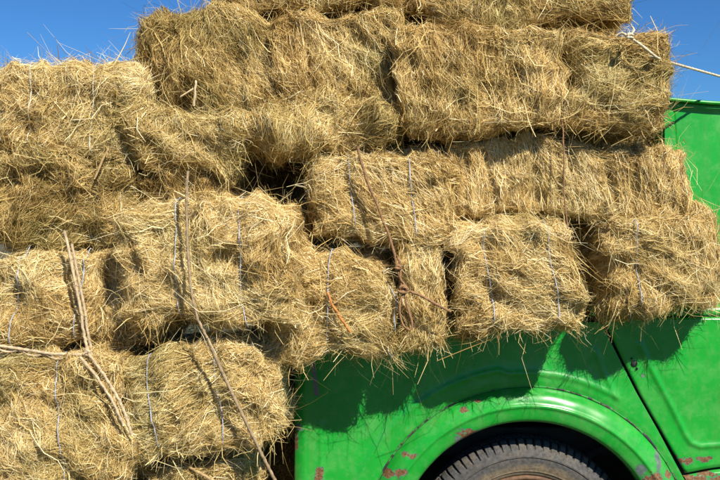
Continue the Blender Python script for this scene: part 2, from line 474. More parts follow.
# lower left
bale('golden bale at the left edge directly above the horizontal rope', (-16, 254, 98, 350), -0.36, 0.6, 'swirl', (15, 79), tone=0.65, green=0.03, lump=0.02, rnd=0.08)
bale('recessed bale between the rope junction and the bulging bale', (84, 244, 166, 352), -0.32, 0.6, 'vertical', tone=0.54, green=0.06, lump=0.02, n=7000)
bale('lowest left bale under the rope junction, greenish straw and one blue string', (-20, 353, 126, 498), -0.44, 0.7, 'swirl', (62,), tone=0.59, green=0.20, lump=0.022, n=17000, rnd=0.08)
bale('square bale below the bulging bale with a slanting rope across it', (130, 351, 284, 456), -0.42, 0.55, 'flat', (163, 229), tone=0.64, green=0.06, lump=0.022, n=14000, rnd=0.10, fringe=900, rot=-5, yaw=-4)
bale('lowest bale of all, a strip of straw at the bottom edge', (142, 462, 246, 580), -0.33, 0.55, 'flat', tone=0.52, green=0.06, n=9000)
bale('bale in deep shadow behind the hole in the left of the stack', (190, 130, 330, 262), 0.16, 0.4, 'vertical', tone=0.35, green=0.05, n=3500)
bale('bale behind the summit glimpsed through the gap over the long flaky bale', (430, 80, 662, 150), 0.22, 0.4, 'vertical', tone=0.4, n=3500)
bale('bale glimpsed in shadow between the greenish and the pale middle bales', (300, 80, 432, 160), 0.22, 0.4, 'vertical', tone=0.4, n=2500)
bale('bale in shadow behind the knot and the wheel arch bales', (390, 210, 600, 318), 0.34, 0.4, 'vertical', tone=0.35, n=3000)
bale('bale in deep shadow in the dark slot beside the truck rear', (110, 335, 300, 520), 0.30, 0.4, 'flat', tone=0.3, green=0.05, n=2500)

# ------------------------------------------------------------------ ropes laid on the hay
BV = BVHTree.FromPolygons([tuple(v) for v in np.vstack(ALLV)], [tuple(int(i) for i in f) for f in np.vstack(ALLF)])
camv = Vector(CAM)
def lay(pxs, lift=0.034, sub=8, taut=3, ymax=9.0):
    pts = []
    for i in range(len(pxs) - 1):
        for k in range(sub):
            t = k / sub
            pts.append((pxs[i][0] * (1 - t) + pxs[i + 1][0] * t, pxs[i][1] * (1 - t) + pxs[i + 1][1] * t))
    pts.append(pxs[-1][:2])
    ys = []
    for p in pts:
        d = (W(p[0], p[1], 0) - camv).normalized()
        h = BV.ray_cast(camv, d)
        ys.append(h[0].y - lift if h[0] else None)
    last = next((y for y in ys if y is not None), 0)
    for i, y in enumerate(ys):
        if y is None: ys[i] = last
        last = ys[i]
    n = len(ys)
    y2 = [min(ys[max(0, i - taut):i + taut + 1]) for i in range(n)]
    y3 = [sum(y2[max(0, i - taut):i + taut + 1]) / len(y2[max(0, i - taut):i + taut + 1]) for i in range(n)]
    y3 = [min(a, b, ymax) for a, b in zip(y3, ys)]
    y3 = [sum(y3[max(0, i - 1):i + 2]) / len(y3[max(0, i - 1):i + 2]) for i in range(n)]
    return [W(p[0] + 0.35 * math.sin(i * 1.3 + p[1]), p[1], y) for i, (p, y) in enumerate(zip(pts, y3))]

def knot(c, R, r0, seed):
    rr = random.Random(seed); pts = []
    for i in range(26):
        a = i * 0.75
        pts.append(c + Vector((R * math.cos(a) * (1 - 0.2 * math.sin(a * 0.4)), -R * 0.5 * math.sin(a * 1.6 + seed) - R * 0.4, R * 0.85 * math.sin(a) * math.cos(a * 0.13) + R * 0.35 * math.sin(a * 0.37))))
    return rope_mesh(pts, r0, 3, 90, 0.005, 7)

def rope_thing(name, label, cat, strands, knots, mat, group=None):
    """strands: list of (points, radius); each is a part called cord, knots are parts called knot"""
    base = strands[0][0][0]
    low = min((p for s in strands for p in s[0]), key=lambda p: p.z)
    root = empty(name, low, label, cat, group)
    for pts, r in strands:
        v, f = rope_mesh(pts, r)
        mesh_obj('cord', local(v, root), f, mat, root)
    for c, R, r in knots:
        v, f = knot(c, R, r, len(strands))
        mesh_obj('knot', local(v, root), f, mat, root)
    return root

a = lay([(64, 230), (72, 265), (80, 305), (84, 335), (88, 352)], ymax=-0.40)
a2 = [p + Vector((0.011, 0.004, 0.0)) for p in a[3:]]
h1 = lay([(-14, 344), (20, 349), (52, 354), (88, 355)], ymax=-0.435)
h2 = [p + Vector((0, 0.004, -0.010 + 0.005 * math.sin(i))) for i, p in enumerate(h1)]
d1 = lay([(88, 353), (104, 375), (118, 398), (126, 416), (132, 436)], ymax=-0.465)
d2 = lay([(80, 357), (96, 376), (112, 400), (124, 426)], ymax=-0.47)
rope_thing('rope', 'weathered doubled rope junction on the lower left bales, three arms meeting in a knot', 'rope',
           [(a, 0.0046), (a2, 0.0042), (h1, 0.0048), (h2, 0.0040), (d1, 0.0046), (d2, 0.0042)],
           [(h1[-1] + Vector((0.0, -0.004, 0.004)), 0.010, 0.0044)], ROPE_GREY)
b1 = lay([(188, 170), (186, 205), (187, 245), (190, 285), (197, 318), (207, 338)], taut=4, ymax=-0.495)
b2 = [b1[-1], W(224, 376, -0.475), W(245, 420, -0.468), W(262, 455, -0.44), W(284, 498, -0.40)]
rope_thing('rope', 'straight rope running down the bulging bale then slanting over the square bale below it', 'rope',
           [(b1, 0.0040), (b2, 0.0050)], [], ROPE_DARK)
c1 = lay([(357, 146), (366, 178), (380, 212), (392, 244), (399, 275), (403, 290)], 0.036, taut=4, ymax=-0.31)
c2 = lay([(403, 289), (420, 295), (436, 304), (451, 312)], 0.036, taut=4, ymax=-0.31)
k0 = c1[-1]
pp = lambda dx, dz, dy=0.0: k0 + Vector((dx / 300, dy, -dz / 300))
loop1 = [pp(0, 2, -.01), pp(-3, 12, -.016), pp(-3, 22, -.018), pp(0, 32, -.018), pp(6, 36, -.016), pp(8, 30, -.016), pp(4, 16, -.014), pp(1, 3, -.01)]
tail = [pp(-2, 2), pp(-5, 16, .0), pp(-7, 30, .01), pp(-7, 45, .0), pp(-6, 60, .0)]
c3 = [p + Vector((0.006 + 0.005 * math.sin(i * .7), -0.004, 0)) for i, p in enumerate(c1[-14:])]
rope_thing('rope', 'reddish brown rope tied in a bunched knot with a hanging loop on the middle bales', 'rope',
           [(c1, 0.0042), (c3, 0.0034), (c2, 0.0043), (loop1, 0.0034)],
           [(k0 + Vector((0, -0.008, 0)), 0.0135, 0.0042), (c1[-11] + Vector((0.004, -0.004, 0)), 0.007, 0.004), (c2[1] + Vector((0, -.006, 0)), 0.008, 0.004)], ROPE_BROWN)
e1 = lay([(562, 118), (564, 150), (564, 190), (568, 235), (569, 262)], taut=5, ymax=-0.25)
rope_thing('rope', 'thin dark cord hanging straight down over the long bale of upright flakes', 'rope', [(e1, 0.0025)], [], ROPE_BROWN)
g0 = W(629, 37, -0.33)
g = [g0, W(640, 44, -0.335), W(650, 52, -0.33), W(659, 58.5, -0.30), W(676, 64.0, -0.18), Vector((2.17, 1.0, 1.93))]
rope_thing('rope', 'white rope knotted at the upper right corner bale and stretched across the sky', 'rope',
           [(g, 0.0040), ([g0, W(634, 30, -.32), W(631, 26, -.32)], 0.0035), ([g0, W(622, 33, -.32), W(617, 36, -.31)], 0.004)],
           [(g0 + Vector((0, -0.008, 0)), 0.009, 0.0036)], ROPE_WHITE)

def stalk(label, pxs, r, mat, name='stalk', cat='stalk', lift=0.048, branch=None):
    pts = lay(pxs, lift, 4)
    root = empty(name, min(pts, key=lambda p: p.z), label, cat)
    v, f = rope_mesh(pts, r, 2, 20, 0.008, 6, 0.12, 0.4)
    mesh_obj('stem', local(v, root), f, mat, root)
    if branch:
        v, f = rope_mesh(lay(branch, lift, 4), r * 0.8, 2, 20, 0.008, 6, 0.12, 0.4)
        mesh_obj('branch', local(v, root), f, mat, root)
    return root
stalk('pale forked stalk on the brown bale at the upper left step', [(196, 80), (195, 92), (194, 106)], 0.0042, STICK_PALE, branch=[(180, 97), (188, 92), (196, 87)])
stalk('brown woody stalk leaning on the left edge bale under the sky step', [(109, 147), (102, 162), (94, 179)], 0.0036, STICK)
stalk('orange strip curving over the dusty bale left of the brown rope knot', [(327, 292), (333, 306), (342, 320), (351, 333)], 0.0042, ORANGE, 'strap', 'strap')
stalk('short woody stick lying across the shaded bottom of the square lower bale', [(164, 452), (180, 462), (205, 476), (222, 486)], 0.0050, STICK)
# grey tape hanging before the truck side
tp = [W(314, 350, -0.10), W(313, 364, -0.10), W(315, 380, -0.095), W(317, 396, -0.09)]
vs, fs = [], []
for i, p in enumerate(tp):
    for dx in (-0.008, 0.008):
        for dy in (0, 0.0012): vs.append(p + Vector((dx * (0.7 + 0.1 * i), dy, 0)))
for i in range(3):
    k = i * 4
    for q in ((0, 2, 6, 4), (1, 5, 7, 3), (0, 4, 5, 1), (2, 3, 7, 6)): fs.append([k + j for j in q])
fs += [[0, 1, 3, 2], [12, 14, 15, 13]]
rt = empty('tape', tp[-1], 'short grey tape dangling from the hay before the shaded truck side', 'tape')
mesh_obj('strip', local(vs, rt), fs, TAPE, rt, False)

# ------------------------------------------------------------------ the green truck
px = 1 / 300.0                                    # metres per photo pixel on the truck side (y = 0)
def X(p): return (p - 360) * px
def Z(p): return 1.41 - (p - 240) * px
WC = (X(527), Z(551))                             # wheel centre
truck = empty('truck', (WC[0], 0.8, 0.0), 'old bright green truck with rusty fender, half buried under the hay bales', 'truck')
TL = truck.location

def paint(name, rust=(), dents=1.0, coat=0.16, base=(0.009, 0.270, 0.026)):
    """worn green enamel; rust = (px, py, rx, ry, kind) chips at fixed places on the panel"""
    m, t, b = new_mat(name)
    tc = t.new('ShaderNodeTexCoord').outputs['Object']
    mp = t.new('ShaderNodeMapping'); t.link(tc, mp.inputs[0]); mp.inputs['Location'].default_value = TL
    P = mp.outputs[0]
    sp = t.new('ShaderNodeSeparateXYZ'); t.link(P, sp.inputs[0])
    nlow = t.noise(P, 5, 3); nmid = t.noise(P, 38, 5, 0.65); nhi = t.noise(P, 150, 5, 0.7)
    col = t.ramp(nlow, [(0.3, tuple(c * 0.90 for c in base)), (0.7, tuple(min(1, c * 1.12) for c in base))])
    # thin dust and chalking
    dust = t.math('MULTIPLY', t.math('SUBTRACT', nmid, 0.50, clamp=True), 0.8, clamp=True)
    col = t.mix(dust, col, (0.20, 0.36, 0.14))
    stk = t.new('ShaderNodeMapping'); t.link(P, stk.inputs[0]); stk.inputs['Scale'].default_value = (34, 34, 2.2)
    run = t.math('MULTIPLY', t.math('SUBTRACT', t.noise(stk.outputs[0], 1.0, 5, 0.65), 0.50, clamp=True), 2.4, clamp=True)
    blot = t.math('MULTIPLY', t.math('SUBTRACT', t.noise(P, 11, 6, 0.7), 0.48, clamp=True), 2.2, clamp=True)
    col = t.mix(t.math('MULTIPLY', run, 0.62), col, (0.10, 0.22, 0.06))
    col = t.mix(t.math('MULTIPLY', blot, 0.60), col, (0.16, 0.40, 0.13))
    spk = t.math('GREATER_THAN', t.noise(P, 330, 2, 0.5), 0.71)
    col = t.mix(t.math('MULTIPLY', spk, 0.45), col, (0.16, 0.20, 0.09))
    scr = t.new('ShaderNodeMapping'); t.link(P, scr.inputs[0]); scr.inputs['Scale'].default_value = (9, 1, 60); scr.inputs['Rotation'].default_value = (0, 0.5, 0)
    sc = t.math('GREATER_THAN', t.noise(scr.outputs[0], 6, 3, 0.6), 0.735)
    col = t.mix(t.math('MULTIPLY', sc, 0.5), col, (0.35, 0.5, 0.3))
    mask = None; prim = None
    wob = t.math('ADD', t.math('MULTIPLY', t.math('SUBTRACT', nmid, 0.5), 3.2), t.math('MULTIPLY', t.math('SUBTRACT', nhi, 0.5), 1.0))
    for (rx, ry, sx, sz, kind) in rust:
        dx = t.math('DIVIDE', t.math('SUBTRACT', sp.outputs[0], X(rx)), sx * px)
        dz = t.math('DIVIDE', t.math('SUBTRACT', sp.outputs[2], Z(ry)), sz * px)
        d = t.math('SQRT', t.math('ADD', t.math('MULTIPLY', dx, dx), t.math('MULTIPLY', dz, dz)))
        e = t.math('ADD', d, wob)
        r1 = t.math('LESS_THAN', e, 0.72); r2 = t.math('LESS_THAN', e, 0.86)
        if kind == 'p': prim = r2 if prim is None else t.math('MAXIMUM', prim, r2)
        else:
            mask = r1 if mask is None else t.math('MAXIMUM', mask, r1)
            prim = r2 if prim is None else t.math('MAXIMUM', prim, r2)
    # tiny stone chips everywhere
    vo = t.new('ShaderNodeTexVoronoi'); vo.inputs['Scale'].default_value = 26; t.link(P, vo.inputs['Vector'])
    cell = t.new('ShaderNodeSeparateXYZ'); t.link(vo.outputs['Color'], cell.inputs[0])
    chip = t.math('MULTIPLY', t.math('LESS_THAN', vo.outputs['Distance'], 0.07), t.math('GREATER_THAN', cell.outputs[0], 0.86))
    rustc = t.ramp(nhi, [(0.3, (0.05, 0.024, 0.012)), (0.5, (0.15, 0.072, 0.028)), (0.7, (0.24, 0.15, 0.08))])
    primc = t.ramp(nmid, [(0.35, (0.06, 0.10, 0.10)), (0.65, (0.16, 0.20, 0.15))])
    mask = chip if mask is None else t.math('MAXIMUM', mask, chip)
    if prim is not None: col = t.mix(prim, col, primc)
    col = t.mix(mask, col, rustc)
    t.link(col, b.inputs['Base Color'])
    allm = t.math('MAXIMUM', mask, prim) if prim is not None else mask
    rg = t.math('ADD', t.math('MULTIPLY', allm, 0.5), t.math('ADD', t.math('MULTIPLY', nmid, 0.16), 0.22), clamp=True)
    t.link(rg, b.inputs['Roughness'])
    b.inputs['Specular IOR Level'].default_value = 0.28
    cw = t.math('MULTIPLY', t.math('SUBTRACT', 1.0, allm, clamp=True), 0.12)
    t.link(cw, b.inputs['Coat Weight']); b.inputs['Coat Roughness'].default_value = coat
    bp = t.new('ShaderNodeBump'); bp.inputs['Strength'].default_value = 0.6; bp.inputs['Distance'].default_value = 0.004
    hh = t.math('SUBTRACT', t.math('MULTIPLY', nlow, 1.6 * dents), t.math('MULTIPLY', allm, 0.14))
    hh = t.math('ADD', hh, t.math('MULTIPLY', nhi, 0.02))
    t.link(hh, bp.inputs['Height']); t.link(bp.outputs[0], b.inputs['Normal'])
    return m

DARK = simple_mat('black_seam', (0.012, 0.012, 0.011), 0.8, 0.3, 40)
UNDER = simple_mat('dirty_underside', (0.035, 0.030, 0.024), 0.9, 0.5, 14, bump=0.5)
RUBBER_DARK = simple_mat('black_rubber', (0.02, 0.02, 0.02), 0.7, 0.3, 40)

def ridge(x, z, line, wd, ht):
    """height of a soft pressed bead along a polyline (photo pixels)"""
    best = 1e9
    for (x0, z0), (x1, z1) in zip(line[:-1], line[1:]):
        dx, dz = x1 - x0, z1 - z0; L = dx * dx + dz * dz
        t = max(0, min(1, ((x - x0) * dx + (z - z0) * dz) / L))
        best = min(best, math.hypot(x - x0 - t * dx, z - z0 - t * dz))
    return ht * math.exp(-(best / wd) ** 2)

def polar_sheet(name, r_list, a0, a1, na, rout, hfun, mat, thick=0.0015):
    """sheet round the wheel centre; r_list fractions (0..1) from the inner radius to rout(angle), all in photo pixels"""
    angs = sorted(set(list(np.linspace(a0, a1, na)) + [c for c in CORNERS if a0 < c < a1]))
    vs, fs = [], []; nr = len(r_list)
    for a in angs:
        ri, ro = rout(a)
        for q in r_list:
            r = ri + (ro - ri) * q
            p_x = 527 + r * math.cos(a); p_y = 551 - r * math.sin(a)
            vs.append((X(p_x), -hfun(p_x, p_y, r, a), Z(p_y)))
    for i in range(len(angs) - 1):
        for j in range(nr - 1):
            k = i * nr + j
            fs.append((k, k + 1, k + nr + 1, k + nr))
    o = mesh_obj(name, local(vs, truck), fs, mat, truck)
    s = o.modifiers.new('thickness', 'SOLIDIFY'); s.thickness = thick; s.offset = 0
    return o

def gapx(py):      # the slanting seam between rear panel and door, left side
    pts = [(300, 588), (322, 600.5), (392, 636), (430, 657.5), (473, 680.5), (520, 706), (600, 745)]
    for (y0, x0), (y1, x1) in zip(pts[:-1], pts[1:]):
        if py <= y1: return x0 + (x1 - x0) * (py - y0) / (y1 - y0)
    return pts[-1][1]

TOP = 322; BOT = 600; LEFT = 294
def outer(a):
    """distance along a ray from the wheel centre to the outline of the rear panel"""
    c, s = math.cos(a), -math.sin(a)
    best = 1e9
    if s < 0: best = min(best, (TOP - 551) / s)
    if s > 0: best = min(best, (BOT - 551) / s)
    if c < 0: best = min(best, (LEFT - 527) / c)
    if c > 0:
        lo, hi = 0, 900
        for _ in range(40):
            m = (lo + hi) / 2
            if 527 + m * c < gapx(551 + m * s): lo = m
            else: hi = m
        best = min(best, lo)
    return best
CORNERS = [math.atan2(551 - TOP, LEFT - 527), math.atan2(551 - TOP, gapx(TOP) - 527), math.atan2(551 - BOT, LEFT - 527) + 2 * math.pi, math.atan2(551 - BOT, gapx(BOT) - 527)]
R_SEAM = 164.0
arcl = [(527 + 183 * math.cos(math.radians(q)), 551 - 183 * math.sin(math.radians(q))) for q in range(175, 96, -4)]
arcr = [(527 + 178 * math.cos(math.radians(q)), 551 - 178 * math.sin(math.radians(q))) for q in range(96, 57, -3)]
rl = arcl + arcr
cl = [rl[-1], (603, 372), (596, 352)]
def h_panel(x, y, r, a):
    h = ridge(x, y, rl, 3.0, 0.0042) + ridge(x, y, cl, 2.8, 0.0040)
    h += 0.004 * (1 / (1 + math.exp(-(183 - r) / 4)))            # the land between bead and fender is a little proud
    if x < 306: h -= ((306 - x) / 12) ** 2 * 0.022                # rolled rear corner
    h += ridge(x, y, [(321, 425), (322, 600)], 2.0, 0.0030)
    h += 0.003 * math.sin(x * 0.016) * math.sin(y * 0.02)
    if r < 170: h -= 0.003 * (170 - r) / 6
    return h
P_PANEL = paint('green_paint_panel', [(320, 474, 6, 7, 'r'), (296, 440, 3, 14, 'r'), (299, 429, 4, 4, 'p')])
panel = polar_sheet('rear_side_panel', np.linspace(0, 1, 70), math.radians(-17), math.radians(197), 300,
                    lambda a: (R_SEAM + 1.0, max(R_SEAM + 1.2, outer(a))), h_panel, P_PANEL)

def h_fender(x, y, r, a):
    pr = [(130.5, .020), (131.5, .030), (134, .036), (140, .041), (144, .0435), (145.5, .047), (147.0, .048), (149, .0425), (154, .037), (158, .029), (161, .018), (163, .006), (164, .001)]
    h = pr[0][1]
    for (r0, h0), (r1, h1) in zip(pr[:-1], pr[1:]):
        if r0 <= r <= r1: h = h0 + (h1 - h0) * (r - r0) / (r1 - r0); break
    h += 0.0012 * math.sin(a * 23) * math.sin(a * 7 + r * 0.1)
    return h
P_FENDER = paint('green_paint_fender', [(468, 434, 11, 8, 'r'), (461, 438, 9, 5, 'p'), (409, 453, 8, 3.5, 'r'), (385, 472, 14, 5, 'r'), (463, 409, 5, 3, 'r'),
                                        (476, 400, 5, 2, 'r'), (656, 458, 4, 11, 'p'), (650, 476, 12, 7, 'r'), (638, 468, 6, 6, 'p'), (666, 474, 5, 7, 'r'), (400, 470, 8, 4, 'r')], 0.5)
fr = np.array([130.5, 131.0, 132, 134, 137, 140, 142, 144, 144.8, 145.5, 146.2, 147, 148, 149, 151, 154, 156, 158, 159.5, 161, 162, 163, 164])
fender = polar_sheet('wheel_arch_flare', list((fr - 130.5) / 33.5), math.radians(-17), math.radians(197), 420, lambda a: (130.5, 164.0), h_fender, P_FENDER, 0.0012)
# turned in flange of the flare
vs, fs = [], []
yy = [-.019, -.010, 0.01, 0.05]; rr_ = [130.5, 130.0, 130.2, 131]
N = 160
for i in range(N + 1):
    a = math.radians(-17 + 214 * i / N)
    for y, r in zip(yy, rr_): vs.append((X(527 + r * math.cos(a)), y, Z(551 - r * math.sin(a))))
for i in range(N):
    for j in range(3): k = i * 4 + j; fs.append((k, k + 4, k + 5, k + 1))
mesh_obj('arch_flange', local(vs, truck), fs, P_FENDER, truck)
# dark, broken seam sealer round the flare
vs, fs = [], []
for i in range(N + 1):
    a = math.radians(-17 + 214 * i / N)
    for r, y in ((163.4, -0.0005), (164.3, -0.0042), (165.5, -0.0040), (166.2, -0.0005)):
        w = 0.5 + 0.5 * math.sin(a * 31) * math.sin(a * 13 + 1)
        q = 164.6 + (r - 164.6) * (0.45 + 0.8 * w)
        vs.append((X(527 + q * math.cos(a)), y - 0.0012, Z(551 - q * math.sin(a))))
for i in range(N):
    for j in range(3): k = i * 4 + j; fs.append((k, k + 4, k + 5, k + 1))
m_, t_, b_ = new_mat('cracked_sealer')
tc = t_.new('ShaderNodeTexCoord').outputs['Object']
t_.link(t_.ramp(t_.noise(tc, 28, 5, 0.7), [(0.44, (0.012, 0.014, 0.02)), (0.50, (0.06, 0.06, 0.03)), (0.54, (0.015, 0.22, 0.03))]), b_.inputs['Base Color'])
b_.inputs['Roughness'].default_value = 0.7
mesh_obj('seam_sealer', local(vs, truck), fs, m_, truck)

# wheel well liner, closed dark box round the rear wheel
vs, fs = [], []
N = 72
for i in range(N + 1):
    a = math.radians(-20 + 220 * i / N)
    for y in (0.012, 0.20, 0.42): vs.append((X(527 + 139 * math.cos(a)), y, Z(551 - 139 * math.sin(a))))
for i in range(N):
    for j in range(2): k = i * 3 + j; fs.append((k, k + 1, k + 4, k + 3))
ci = len(vs); vs.append((WC[0], 0.42, WC[1]))
for i in range(N): fs.append((i * 3 + 2, ci, (i + 1) * 3 + 2))
mesh_obj('wheel_well', local(vs, truck), fs, UNDER, truck)
# ladder frame and axle seen inside the arch
bevel_box('chassis_rail', X(296), X(1240), 0.24, 0.30, Z(470), Z(440), UNDER, truck, 0.006)
v, f = rope_mesh([(WC[0], 0.12, WC[1]), (WC[0], 1.48, WC[1])], 0.045, 1, 0, 0.3, 16, 0)
mesh_obj('axle', local(v, truck), f, UNDER, truck)
v, f = rope_mesh([(X(592), 0.20, Z(478)), (X(612), 0.20, Z(462)), (X(660), 0.20, Z(455))], 0.014, 1, 0, 0.02, 10, 0)
mesh_obj('suspension_arm', local(v, truck), f, UNDER, truck)

# wheel
def lathe_y(prof, n, cx, cz, rmod=None):
    """prof: (radius, y); returns verts/faces revolved about the wheel axle"""
    vs, fs = [], []
    for i in range(n):
        a = 2 * math.pi * i / n
        for j, (r, y) in enumerate(prof):
            dr, dy = rmod(i, j, r, y) if rmod else (0, 0)
            vs.append((cx + (r + dr) * math.cos(a), y + dy, cz + (r + dr) * math.sin(a)))
    k = len(prof)
    for i in range(n):
        i2 = (i + 1) % n
        for j in range(k - 1): fs.append((i * k + j, i2 * k + j, i2 * k + j + 1, i * k + j + 1))
    return vs, fs
m_, t_, b_ = new_mat('dusty_tyre')
tc = t_.new('ShaderNodeTexCoord').outputs['Object']
sp = t_.new('ShaderNodeSeparateXYZ'); t_.link(tc, sp.inputs[0])
rad = t_.math('SQRT', t_.math('ADD', t_.math('POWER', t_.math('ABSOLUTE', sp.outputs[0]), 2.0), t_.math('POWER', t_.math('ABSOLUTE', sp.outputs[2]), 2.0)))
n1 = t_.noise(tc, 16, 6, 0.65); n2 = t_.noise(tc, 90, 4, 0.6)
rub = t_.ramp(n2, [(0.3, (0.030, 0.029, 0.028)), (0.7, (0.085, 0.082, 0.078))])
dst = t_.ramp(n2, [(0.3, (0.12, 0.090, 0.052)), (0.7, (0.23, 0.175, 0.105))])
# mud clings to the lower sidewall, inside a wavy line
edge = t_.math('SUBTRACT', 0.303, t_.math('ADD', rad, t_.math('MULTIPLY', t_.math('SUBTRACT', n1, 0.5), 0.055)))
mk = t_.math('MULTIPLY', edge, 60, clamp=True)
mk2 = t_.math('MAXIMUM', t_.math('MULTIPLY', mk, 0.9), t_.math('MULTIPLY', t_.math('SUBTRACT', n1, 0.45, clamp=True), 1.6, clamp=True))
t_.link(t_.mix(mk2, rub, dst), b_.inputs['Base Color']); b_.inputs['Roughness'].default_value = 0.85
bp = t_.new('ShaderNodeBump'); bp.inputs['Strength'].default_value = 0.5; bp.inputs['Distance'].default_value = 0.002
t_.link(n2, bp.inputs['Height']); t_.link(bp.outputs[0], b_.inputs['Normal'])
TYRE = m_
RIM = simple_mat('rusty_rim', (0.13, 0.07, 0.035), 0.8, 0.5, 30, bump=0.5)
HUBM = simple_mat('hub_steel', (0.16, 0.12, 0.08), 0.6, 0.4, 30, 0.3)

def make_wheel(cx, cz, y0, sgn=1):
    R = 0.376
    w = empty('wheel', (cx - TL[0], y0 - TL[1], cz - TL[2])); w.parent = truck
    prof = [(0.250, .060), (0.256, .022), (0.262, .014), (0.270, .012), (0.2725, .008), (0.276, .008), (0.280, .006), (0.300, .0), (0.318, .0), (0.321, -.003), (0.325, -.003), (0.329, 0.002),
            (0.345, .008), (0.356, .016), (0.362, .022), (0.370, .030), (0.3755, .040), (R, .055), (R, .078), (R - .010, .081), (R - .010, .087), (R, .090), (R, .112),
            (R - .010, .115), (R - .010, .121), (R, .124), (R, .150), (0.371, .170), (0.355, .190), (0.30, .205), (0.26, .19), (0.250, .150)]
    nb = 80; per = 8; n = nb * per
    def mod(i, j, r, y):
        if 13 <= j <= 17 or 26 <= j <= 28:
            k = i % per
            if k in (0, 1): return (-0.011 if j >= 15 else -0.004, 0.006)
            # worn, slightly uneven blocks
            return (0.0012 * math.sin(i // per * 2.3), 0)
        if 17 < j < 26 and i % per == (j // 2) % per: return (-0.006, 0)
        return (0, 0)
    v, f = lathe_y([(r, y * sgn) for r, y in prof], n, 0, 0, mod)
    o = mesh_obj('tyre', v, f, TYRE, w)
    es = o.modifiers.new('edges', 'EDGE_SPLIT'); es.split_angle = math.radians(40)
    rp = [(0.255, .050), (0.258, .020), (0.252, .012), (0.243, .014), (0.236, .035), (0.228, .060), (0.19, .070), (0.17, .050), (0.13, .040), (0.10, .055), (0.085, .055), (0.08, .02), (0.06, .005), (0.0, .0)]
    v, f = lathe_y([(r, y * sgn) for r, y in rp], 96, 0, 0)
    mesh_obj('rim', v, f, RIM, w)
    for k in range(6):
        a = k * math.pi / 3
        v, f = lathe_y([(0.012, .05 * sgn), (0.012, .028 * sgn), (0.0, .026 * sgn)], 6, 0.145 * math.cos(a), 0.145 * math.sin(a))
        mesh_obj('wheel_nut', v, f, HUBM, w, False)
    return w
sc_ = 3.64 / 3.6
make_wheel((527 - 360) / F * 3.64, 1.41 - (552.5 - 240) / F * 3.64, 0.035)
make_wheel((527 - 360) / F * 3.64, 1.41 - (552.5 - 240) / F * 3.64, 1.585, -1)
make_wheel(X(1180), WC[1], 0.035)
make_wheel(X(1180), WC[1], 1.585, -1)

# door
DB = [(474.5, 682), (468.5, 713), (463, 760), (462, 960)]
def doorbot(pxx):
    for (y0, x0), (y1, x1) in zip(DB[:-1], DB[1:]):
        if pxx <= x1: return y0 + (y1 - y0) * (pxx - x0) / (x1 - x0)
    return DB[-1][0]
BELT = 317
NX, NZ = 150, 130
emb = [(640, 345), (650, 367), (672, 408), (686, 436), (691, 443), (700, 446.5), (713, 445.5), (800, 441), (905, 441), (918, 432), (918, 345)]
def h_door(x, y):
    h = ridge(x, y, emb, 2.8, 0.0055)
    h += 0.004 * math.sin(x * 0.013 + 1) * math.sin(y * 0.018)
    inside = 1 / (1 + math.exp(-((x - (640 + (y - 345) * 0.50)) / 3))) * 1 / (1 + math.exp((y - 445) / 3))
    return h + 0.003 * inside
def gapr(py): return gapx(py) + 4.6
vs, fs = [], []
for j in range(NZ + 1):
    for i in range(NX + 1):
        q = i / NX; q = q ** 1.35
        pyv = BELT + (474.5 - BELT) * j / NZ
        xl = gapr(pyv); xx = xl + (935 - xl) * q
        yb = BELT + (doorbot(xx) - BELT) * j / NZ
        h = h_door(xx, yb)
        e = min((xx - xl) / 3.0, 1); h -= (1 - e) ** 2 * 0.006
        if j > NZ - 3: h -= 0.002 * (j - NZ + 3)
        if j < 2: h -= 0.004 * (2 - j)
        vs.append((X(xx), -h, Z(yb)))
for j in range(NZ):
    for i in range(NX):
        k = j * (NX + 1) + i; fs.append((k, k + NX + 1, k + NX + 2, k + 1))
P_DOOR = paint('green_paint_door', [(688, 461, 9, 4, 'r'), (704, 459, 9, 3, 'r'), (679, 463, 4, 6, 'r'), (676, 457, 2, 2, 'r'), (709, 458, 2.5, 2, 'r'), (643, 376, 2.2, 2, 'p')])
door = mesh_obj('door', local(vs, truck), fs, P_DOOR, truck)
sm = door.modifiers.new('thickness', 'SOLIDIFY'); sm.thickness = 0.0015; sm.offset = 0
# plugged holes in the door corner
for (hx, hy, hr) in ((634, 363.5, 3.1), (631.5, 358.5, 1.0), (637, 368.5, 1.1)):
    v, f = lathe_y([(0.0, -.0065), (hr * px * .7, -.0065), (hr * px, -.0045), (hr * px, .002)], 24, X(hx), Z(hy))
    mesh_obj('hole_plug', local(v, truck), f, RUBBER_DARK, truck)
# door handle and window sit beyond the right edge of the photo
bevel_box('door_handle', X(870), X(905), -0.035, -0.012, Z(345), Z(340), HUBM, truck, 0.004)
# dark jamb behind the gaps
vs, fs = [], []
for p_y in np.linspace(BELT - 8, 520, 30):
    for dx in (-8, 12): vs.append((X(gapx(p_y) + dx), 0.022, Z(p_y)))
for i in range(29): fs.append((2 * i, 2 * i + 1, 2 * i + 3, 2 * i + 2))
mesh_obj('door_jamb', local(vs, truck), fs, DARK, truck)
